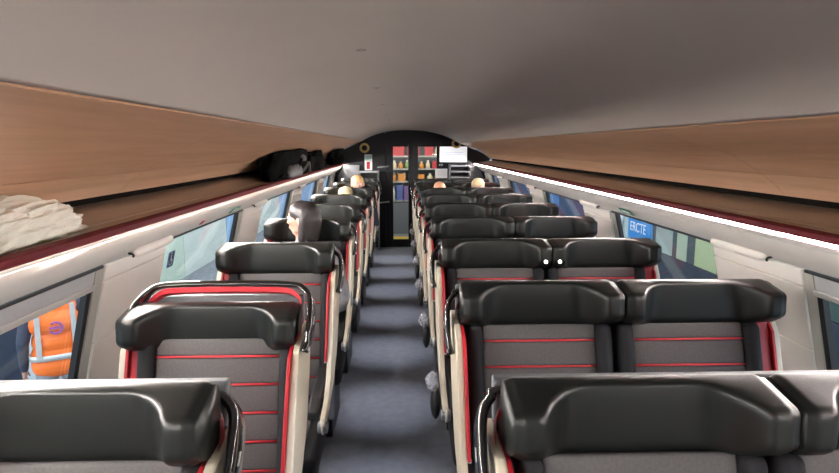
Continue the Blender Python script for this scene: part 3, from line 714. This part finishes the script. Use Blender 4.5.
# ------------------------------------------------------------------ people
def remesh_people(name, bones, vox, mats, parent):
    """bones: (material index, p0, r0, p1, r1); union of tapered capsules, voxel remeshed into one skin"""
    bm = bmesh.new()
    for mi, p0, r0, p1, r1 in bones:
        p0 = Vector(p0); p1 = Vector(p1)
        bmesh.ops.create_icosphere(bm, subdivisions=2, radius=r0, matrix=Matrix.Translation(p0))
        d = p1 - p0
        if d.length > 1e-4:
            bmesh.ops.create_icosphere(bm, subdivisions=2, radius=r1, matrix=Matrix.Translation(p1))
            q = d.to_track_quat('Z', 'Y').to_matrix().to_4x4()
            bmesh.ops.create_cone(bm, cap_ends=True, segments=16, radius1=r0, radius2=r1, depth=d.length, matrix=Matrix.Translation((p0 + p1) / 2) @ q)
    me = bpy.data.meshes.new(name + '_src'); bm.to_mesh(me); bm.free()
    o = bpy.data.objects.new(name + '_src', me); COL.objects.link(o)
    md = o.modifiers.new('r', 'REMESH'); md.mode = 'VOXEL'; md.voxel_size = vox
    sm = o.modifiers.new('s', 'SMOOTH'); sm.factor = 0.5; sm.iterations = 4
    dg = bpy.context.evaluated_depsgraph_get(); out = bpy.data.meshes.new_from_object(o.evaluated_get(dg))
    bpy.data.objects.remove(o); bpy.data.meshes.remove(me)
    out.materials.clear()
    for m in mats: out.materials.append(m)
    segs = [(mi, Vector(p0), r0, Vector(p1), r1) for mi, p0, r0, p1, r1 in bones]
    for pl in out.polygons:
        c = pl.center; best = 9; bi = 0
        for mi, a, r0, b, r1 in segs:
            d = b - a; L2 = d.length_squared; t = 0 if L2 < 1e-8 else max(0, min(1, (c - a).dot(d) / L2))
            dist = (c - (a + d * t)).length - (r0 + (r1 - r0) * t)
            if dist < best: best = dist; bi = mi
        pl.material_index = bi; pl.use_smooth = True
    return link(name, out, None, parent)

def head_bones(c, yaw, tilt, skin=0):
    """skull, jaw, nose, brow, lips and ears; face towards local -y"""
    Rm = Matrix.Rotation(yaw, 3, 'Z') @ Matrix.Rotation(tilt, 3, 'X')
    T = lambda x, y, z: Vector(c) + Rm @ Vector((x, y, z))
    b = [(T(0, 0.018, 0.032), .078, T(0, -0.020, 0.036), .070), (T(0, -0.030, 0.005), .058, T(0, -0.038, -0.035), .046), (T(0, -0.048, -0.062), .026, T(0, -0.052, -0.070), .022),
         (T(-.03, -0.030, -0.060), .024, T(.03, -0.030, -0.060), .024), (T(0, -0.082, 0.018), .010, T(0, -0.100, -0.016), .0135), (T(-.032, -0.077, 0.036), .012, T(.032, -0.077, 0.036), .012),
         (T(-.018, -0.081, -0.043), .008, T(.018, -0.081, -0.043), .008), (T(-.035, -0.062, -0.005), .022, T(.035, -0.062, -0.005), .022),
         (T(-.078, 0.008, 0.016), .014, T(-.080, 0.012, -0.016), .010), (T(.078, 0.008, 0.016), .014, T(.080, 0.012, -0.016), .010)]
    return [(skin, p, r, q, r2) for p, r, q, r2 in b], T
def hand_bones(w_, d, side, n, skin=0):
    """palm and five bent fingers; w_ wrist, d pointing direction, side = thumb direction, n = palm normal"""
    w_, d, side, n = Vector(w_), Vector(d).normalized(), Vector(side).normalized(), Vector(n).normalized()
    P = lambda a, b, c: w_ + d * a + side * b + n * c
    o = [(skin, P(0.0, 0, 0), .024, P(.03, 0, 0), .022), (skin, P(.02, .018, 0), .017, P(.075, .026, 0), .014), (skin, P(.02, -.016, 0), .017, P(.07, -.026, 0), .013), (skin, P(.03, 0, 0), .018, P(.078, 0, 0), .015)]
    for off, L in ((.029, .060), (.010, .070), (-.010, .064), (-.028, .050)):
        o.append((skin, P(.078, off, 0), .0095, P(.078 + L * .5, off * 1.1, .008), .0088)); o.append((skin, P(.078 + L * .5, off * 1.1, .008), .0088, P(.078 + L * .9, off * 1.1, .030), .0075))
    o.append((skin, P(.015, .024, .004), .014, P(.048, .052, .012), .011)); o.append((skin, P(.048, .052, .012), .011, P(.080, .058, .022), .009))
    return o
def add_eyes(T, root):
    for x in (-.030, .030):
        bm = bmesh.new(); bmesh.ops.create_icosphere(bm, subdivisions=2, radius=.0115, matrix=Matrix.Translation(T(x, -.0795, .016))); e = frombm('eye', bm, M_paper, root, True)
        bm = bmesh.new(); bmesh.ops.create_icosphere(bm, subdivisions=2, radius=.006, matrix=Matrix.Translation(T(x, -.0868, .016))); frombm('iris', bm, M_dark, e, True)
def hair_mesh(T, root, m, fringe=0.0, long=0.0, vox=0.007, back=0.0):
    b = [(0, T(0, .024, .044), .087, T(0, -.016 - fringe, .054), .077), (0, T(0, .050, .02), .072, T(0, .055, -.02 - long), .058)]
    if long > 0: b += [(0, T(-.062, .030, .02), .030, T(-.066, .030, -.05 - long), .026), (0, T(.062, .030, .02), .030, T(.066, .030, -.05 - long), .026)]
    return remesh_people('hair', b, vox, [m], root)

def seated(label, X_, Yrow, top, coat, hair, yaw=0.0, tilt=0.0, dx=0.0, skin=None, bald=False, vox=0.012, long=0.0, elbow=0.225):
    r = empty('person', (X_ + dx, Yrow, 0)); tag(r, label, 'person', 'seated passengers')
    skin = skin or M_skin; hc = Vector((0, -0.185, top - 0.125)); sz = top - 0.30
    hb, T = head_bones(hc, yaw, tilt)
    B = list(hb)
    B += [(0, (0, -0.185, sz + .02), .05, (hc.x, hc.y + .012, hc.z - .04), .048)]                                   # neck
    B += [(1, (-.07, -0.30, .575), .115, (.07, -0.30, .575), .115), (1, (-.06, -.275, .70), .115, (.06, -.275, .70), .115), (1, (-.09, -.245, sz - .13), .115, (.09, -.245, sz - .13), .115), (1, (-.15, -.210, sz - .02), .062, (.15, -.210, sz - .02), .062), (1, (0, -.19, sz + .0), .075, (0, -.185, sz + .035), .058)]
    for sg in (-1, 1):
        sh_ = Vector((sg * .175, -.215, sz - .035)); el = Vector((sg * elbow, -.30, sz - .30)); wr = Vector((sg * .11, -.50, .685))
        B += [(1, sh_, .060, el, .048), (1, el, .047, wr, .034)]
        B += hand_bones(wr + Vector((-sg * .005, -.02, -.005)), (-sg * .25, -1, -.25), (-sg, -.1, 0), (0, 0, -1))
        B += [(2, (sg * .09, -.33, .575), .085, (sg * .11, -.68, .580), .062), (2, (sg * .11, -.68, .575), .060, (sg * .11, -.66, .12), .042), (3, (sg * .11, -.65, .055), .045, (sg * .115, -.76, .04), .038)]
    remesh_people('body', B, vox, [skin, coat, M_trouser, M_dark], r)
    add_eyes(T, r)
    if not bald: hair_mesh(T, r, hair, 0.0, long, 0.008)
    return r
M_trouser = mat('dark_trousers', (0.03, 0.032, 0.045), 0.8, bump=0.2, bscale=120)
M_greycoat = mat('grey_coat', (0.20, 0.20, 0.22), 0.7, var=0.35, vscale=26, bump=0.5, bscale=60)
M_darkcoat = mat('navy_coat', (0.03, 0.035, 0.06), 0.7, bump=0.3, bscale=80)
M_brownhair = mat('black_hair', (0.020, 0.015, 0.016), 0.5, var=0.4, vscale=60, bump=0.4, bscale=160)
M_blond = mat('blond_hair', (0.52, 0.30, 0.13), 0.55, var=0.3, vscale=60, bump=0.4, bscale=160)
M_pale = mat('pale_blond_hair', (0.58, 0.46, 0.28), 0.55, var=0.3, vscale=60, bump=0.4, bscale=160)
M_ruddy = mat('ruddy_skin', (0.68, 0.34, 0.20), 0.45)
seated('dark haired passenger in a grey coat looking towards the left window', SG_C, LY[3], 1.325, M_greycoat, M_brownhair, yaw=R(-108), tilt=R(-4), dx=-0.01, vox=0.009, long=0.05, elbow=0.262)
seated('blond passenger in the farthest occupied seat left of the aisle', SG_C, LY[7], 1.300, M_darkcoat, M_blond, yaw=R(10), dx=0.05)
seated('fair haired passenger slumped low, left of the aisle', SG_C, LY[6], 1.220, M_darkcoat, M_pale, yaw=R(-8), dx=-0.02)
seated('bald passenger in a far double seat beside the aisle', DB_C - 0.268, RY[7], 1.240, M_darkcoat, None, skin=M_ruddy, bald=True, dx=0.03)
seated('pale blond passenger in a far double seat by the right window', DB_C + 0.268, RY[7], 1.262, M_darkcoat, M_pale, dx=-0.02)

# worker in orange vest standing outside on the track level
GZ = -1.10
def worker():
    c = Vector((-2.98, 5.02, GZ)); r = empty('person', c, R(180 + 31))
    tag(r, 'worker in an orange high-visibility vest standing outside the left window', 'person')
    hc = Vector((0, -0.01, 1.615)); hb, T = head_bones(hc, 0, 0)
    B = list(hb) + [(0, (0, .005, 1.46), .054, (0, 0, 1.56), .050)]
    B += [(1, (-.08, 0, .97), .108, (.08, 0, .97), .108), (1, (-.07, 0, 1.10), .105, (.07, 0, 1.10), .105), (1, (-.10, 0, 1.27), .110, (.10, 0, 1.27), .110), (1, (-.155, 0, 1.405), .060, (.155, 0, 1.405), .060), (1, (0, 0, 1.42), .08, (0, 0, 1.47), .06)]
    for sg in (-1, 1):
        B += [(1, (sg * .185, 0, 1.395), .060, (sg * .245, .03, 1.12), .050), (1, (sg * .245, .03, 1.12), .048, (sg * .255, -.04, .88), .036)]
        B += hand_bones((sg * .255, -.045, .865), (0, -.12, -1), (-sg * .2, -1, 0), (-sg, 0, 0))
        B += [(2, (sg * .09, 0, .92), .095, (sg * .105, 0, .50), .064), (2, (sg * .105, 0, .50), .062, (sg * .11, .02, .11), .048), (3, (sg * .11, .01, .055), .050, (sg * .12, -.13, .04), .042)]
    remesh_people('body', B, 0.007, [M_skin, M_darkcoat, mat('grey_work_trousers', (0.22, 0.23, 0.24), 0.8, var=0.2, vscale=20), M_dark], r)
    add_eyes(T, r)
    V = [(0, (-.085, 0, .90), .125, (.085, 0, .90), .125), (0, (-.08, 0, .98), .124, (.08, 0, .98), .124), (0, (-.07, 0, 1.10), .124, (.07, 0, 1.10), .124), (0, (-.095, 0, 1.27), .126, (.095, 0, 1.27), .126), (0, (-.12, 0, 1.40), .077, (.12, 0, 1.40), .077)]
    vest = remesh_people('vest', V, 0.010, [mat('hi_vis_orange', (0.90, 0.17, 0.02), 0.6, var=0.12, vscale=9, bump=0.3, bscale=20)], r)
    for z in (0.98, ):
        secs = []
        pts = [(0.215 * math.copysign(abs(math.cos(t)) ** .6, math.cos(t)), 0.133 * math.copysign(abs(math.sin(t)) ** .8, math.sin(t))) for t in [2 * math.pi * q / 32 for q in range(32)]]
        v = [(x, y, z + dz) for dz in (-.024, .024) for x, y in pts] + [(x * .97, y * .96, z + dz) for dz in (-.024, .024) for x, y in pts]; f = []
        for q in range(32):
            q2 = (q + 1) % 32; f += [(q, q2, 32 + q2, 32 + q), (64 + q, 96 + q, 96 + q2, 64 + q2), (q, 64 + q, 64 + q2, q2), (32 + q, 32 + q2, 96 + q2, 96 + q)]
        mesh('reflective_band', v, f, M_rail, vest, True)
    for sg in (-1, 1):
        prism('reflective_band', [(sg * .115, .99), (sg * .155, .99), (sg * .150, 1.44), (sg * .110, 1.44)], 0.119, 0.136, 'y', M_rail, vest)
    mp = mat('logo_purple', (0.25, 0.06, 0.30), 0.5)
    tube('logo', [(0.048 * math.cos(t), 0.131, 1.24 + 0.048 * math.sin(t)) for t in [R(50 + 280 * q / 20) for q in range(21)]], 0.009, mp, vest, 6)
    box('logo', -0.035, 0.045, 0.124, 0.138, 1.232, 1.250, mp, vest)
    hair_mesh(T, r, M_brownhair, 0.0, 0.0, 0.009)
worker()

# ------------------------------------------------------------------ outside
gr = box('ground', -40, 40, -30, 80, GZ - 0.2, GZ, mat('ballast_grey', (0.20, 0.20, 0.21), 0.9, var=0.4, vscale=6)); tag(gr, 'grey trackside ground outside the carriage', 'ground', kind='structure')
def wallrun(name, label, Xf, s, runs, cat):
    """runs: (y0, y1, z0, z1, material) as separate panels of one building"""
    r = empty(name, (Xf, runs[0][0], GZ)); tag(r, label, cat)
    for y0, y1, z0, z1, m in runs:
        x = (0, 0.18) if s > 0 else (-0.18, 0)
        box('panel', x[0], x[1], y0 - runs[0][0], y1 - runs[0][0], z0 - GZ, z1 - GZ, m, r, 0.006)
    return r
Mo = lambda n, c: mat('outside_' + n, c, 0.6, var=0.12, vscale=2)
wallrun('station_building', 'pale cream and light blue building seen through the left windows', -4.6, -1,
        [(7.75, 9.9, GZ, 4, Mo('cream', (0.62, 0.62, 0.46))), (9.93, 12.5, GZ, 4, Mo('palegreen', (0.58, 0.66, 0.52))), (12.53, 15.6, GZ, 4, Mo('pale', (0.66, 0.68, 0.60))), (15.65, 17.4, GZ, 4, Mo('skyblue', (0.30, 0.48, 0.70))), (17.45, 22.5, GZ, 4, Mo('pale', (0.66, 0.68, 0.60))), (22.55, 60, GZ, 4, Mo('lightblue', (0.34, 0.48, 0.68)))], 'building')
wallrun('trackside_cabin', 'dark navy trackside cabin outside the nearest left window', -4.3, -1,
        [(5.2, 6.55, GZ, 2.4, Mo('navy', (0.02, 0.03, 0.06))), (6.60, 6.95, GZ, 2.4, Mo('white', (0.66, 0.72, 0.76))), (7.0, 7.6, GZ, 2.4, Mo('bluegrey', (0.30, 0.38, 0.50)))], 'cabin')
NB, ZB = Mo('darkbase', (0.02, 0.025, 0.04)), -0.15
rw = wallrun('platform_wall', 'station wall with green, grey and navy panels seen through right windows', 4.5, 1,
        [(3.0, 60, GZ, ZB - .01, NB), (3.0, 7.55, ZB, 3.2, Mo('darkgreen', (0.03, 0.06, 0.05))), (7.6, 8.75, ZB, 3.2, Mo('limewall', (0.36, 0.40, 0.21))), (8.75, 9.0, ZB, 3.2, Mo('darkpost', (0.05, 0.06, 0.06))), (9.0, 9.35, ZB, 3.2, Mo('greyolive', (0.36, 0.40, 0.28))), (9.35, 9.5, ZB, 3.2, Mo('darkpost', (0.05, 0.06, 0.06))), (9.5, 10.15, ZB, 3.2, Mo('greygreen', (0.30, 0.34, 0.30))), (10.2, 11.25, ZB - 0.0, 3.2, Mo('slate', (0.10, 0.13, 0.17))), (11.3, 12.7, ZB, 3.2, Mo('pale2', (0.46, 0.52, 0.50))), (12.75, 16.5, ZB, 3.2, Mo('nightblue', (0.015, 0.035, 0.09))), (16.55, 17.6, ZB, 3.2, Mo('midblue', (0.05, 0.14, 0.32))), (17.65, 60, ZB, 3.2, Mo('nightblue', (0.015, 0.035, 0.09)))], 'wall')
sg_ = empty('station_sign', (4.44, 10.70, -0.08)); tag(sg_, 'blue sign with white lettering outside the second right window', 'sign')
box('sign_board', -0.03, 0.03, -0.5, 0.5, 0, 0.80, Mo('signblue', (0.02, 0.22, 0.55)), sg_, .01)
rot = Matrix(((0, 0, -1, -0.034), (-1, 0, 0, 0.02), (0, 1, 0, 0.24), (0, 0, 0, 1)))
text('lettering', 'ERCTE', 0.25, M_paper, sg_, rot)
lg = empty('ring_emblem', (4.46, 12.0, 0.22)); tag(lg, 'white ring emblem on the pale wall beside the blue sign', 'emblem')
tube('ring', [(0, 0.34 * math.cos(t), 0.20 * math.sin(t)) for t in [2 * math.pi * q / 24 for q in range(24)]], 0.035, M_paper, lg, 8, True)
tube('dash', [(0, -0.30, 0), (0, 0.18, 0)], 0.03, M_paper, lg, 6)
# sticker with wheelchair symbol on the second left window
st = empty('window_sticker', wpos(-1, 2.88, 0.13, 0.036)); tag(st, 'small blue wheelchair symbol sticker on a left window', 'sticker')
mst = mat('sticker_blue', (0.03, 0.08, 0.22), 0.4)
dn_ = Vector((-DW, 0, DZ)); nn_ = Vector((0.9734, 0, -0.229)).normalized()
def stq(nm, y0, y1, b0, b1, t0, t1, m):
    v = [Vector((0, y, 0)) + dn_ * b + nn_ * t for y in (y0, y1) for b in (b0, b1) for t in (t0, t1)]
    mesh(nm, v, [(0, 1, 3, 2), (4, 6, 7, 5), (0, 4, 5, 1), (2, 3, 7, 6), (0, 2, 6, 4), (1, 5, 7, 3)], m, st)
stq('sticker_plate', -.04, .04, -.03, .05, 0, .001, mst)
stq('figure', -.008, .004, -.012, .018, .001, .0018, M_paper); stq('figure', -.006, .018, .012, .020, .001, .0018, M_paper); stq('figure', -.008, .004, -.025, -.016, .001, .0018, M_paper)
tube('figure', [Vector((0, 0.022 * math.cos(t) - .004, 0)) + dn_ * (0.022 + 0.018 * math.sin(t)) + nn_ * .0015 for t in [R(-30 + 240 * q / 12) for q in range(13)]], 0.0022, M_paper, st, 5)
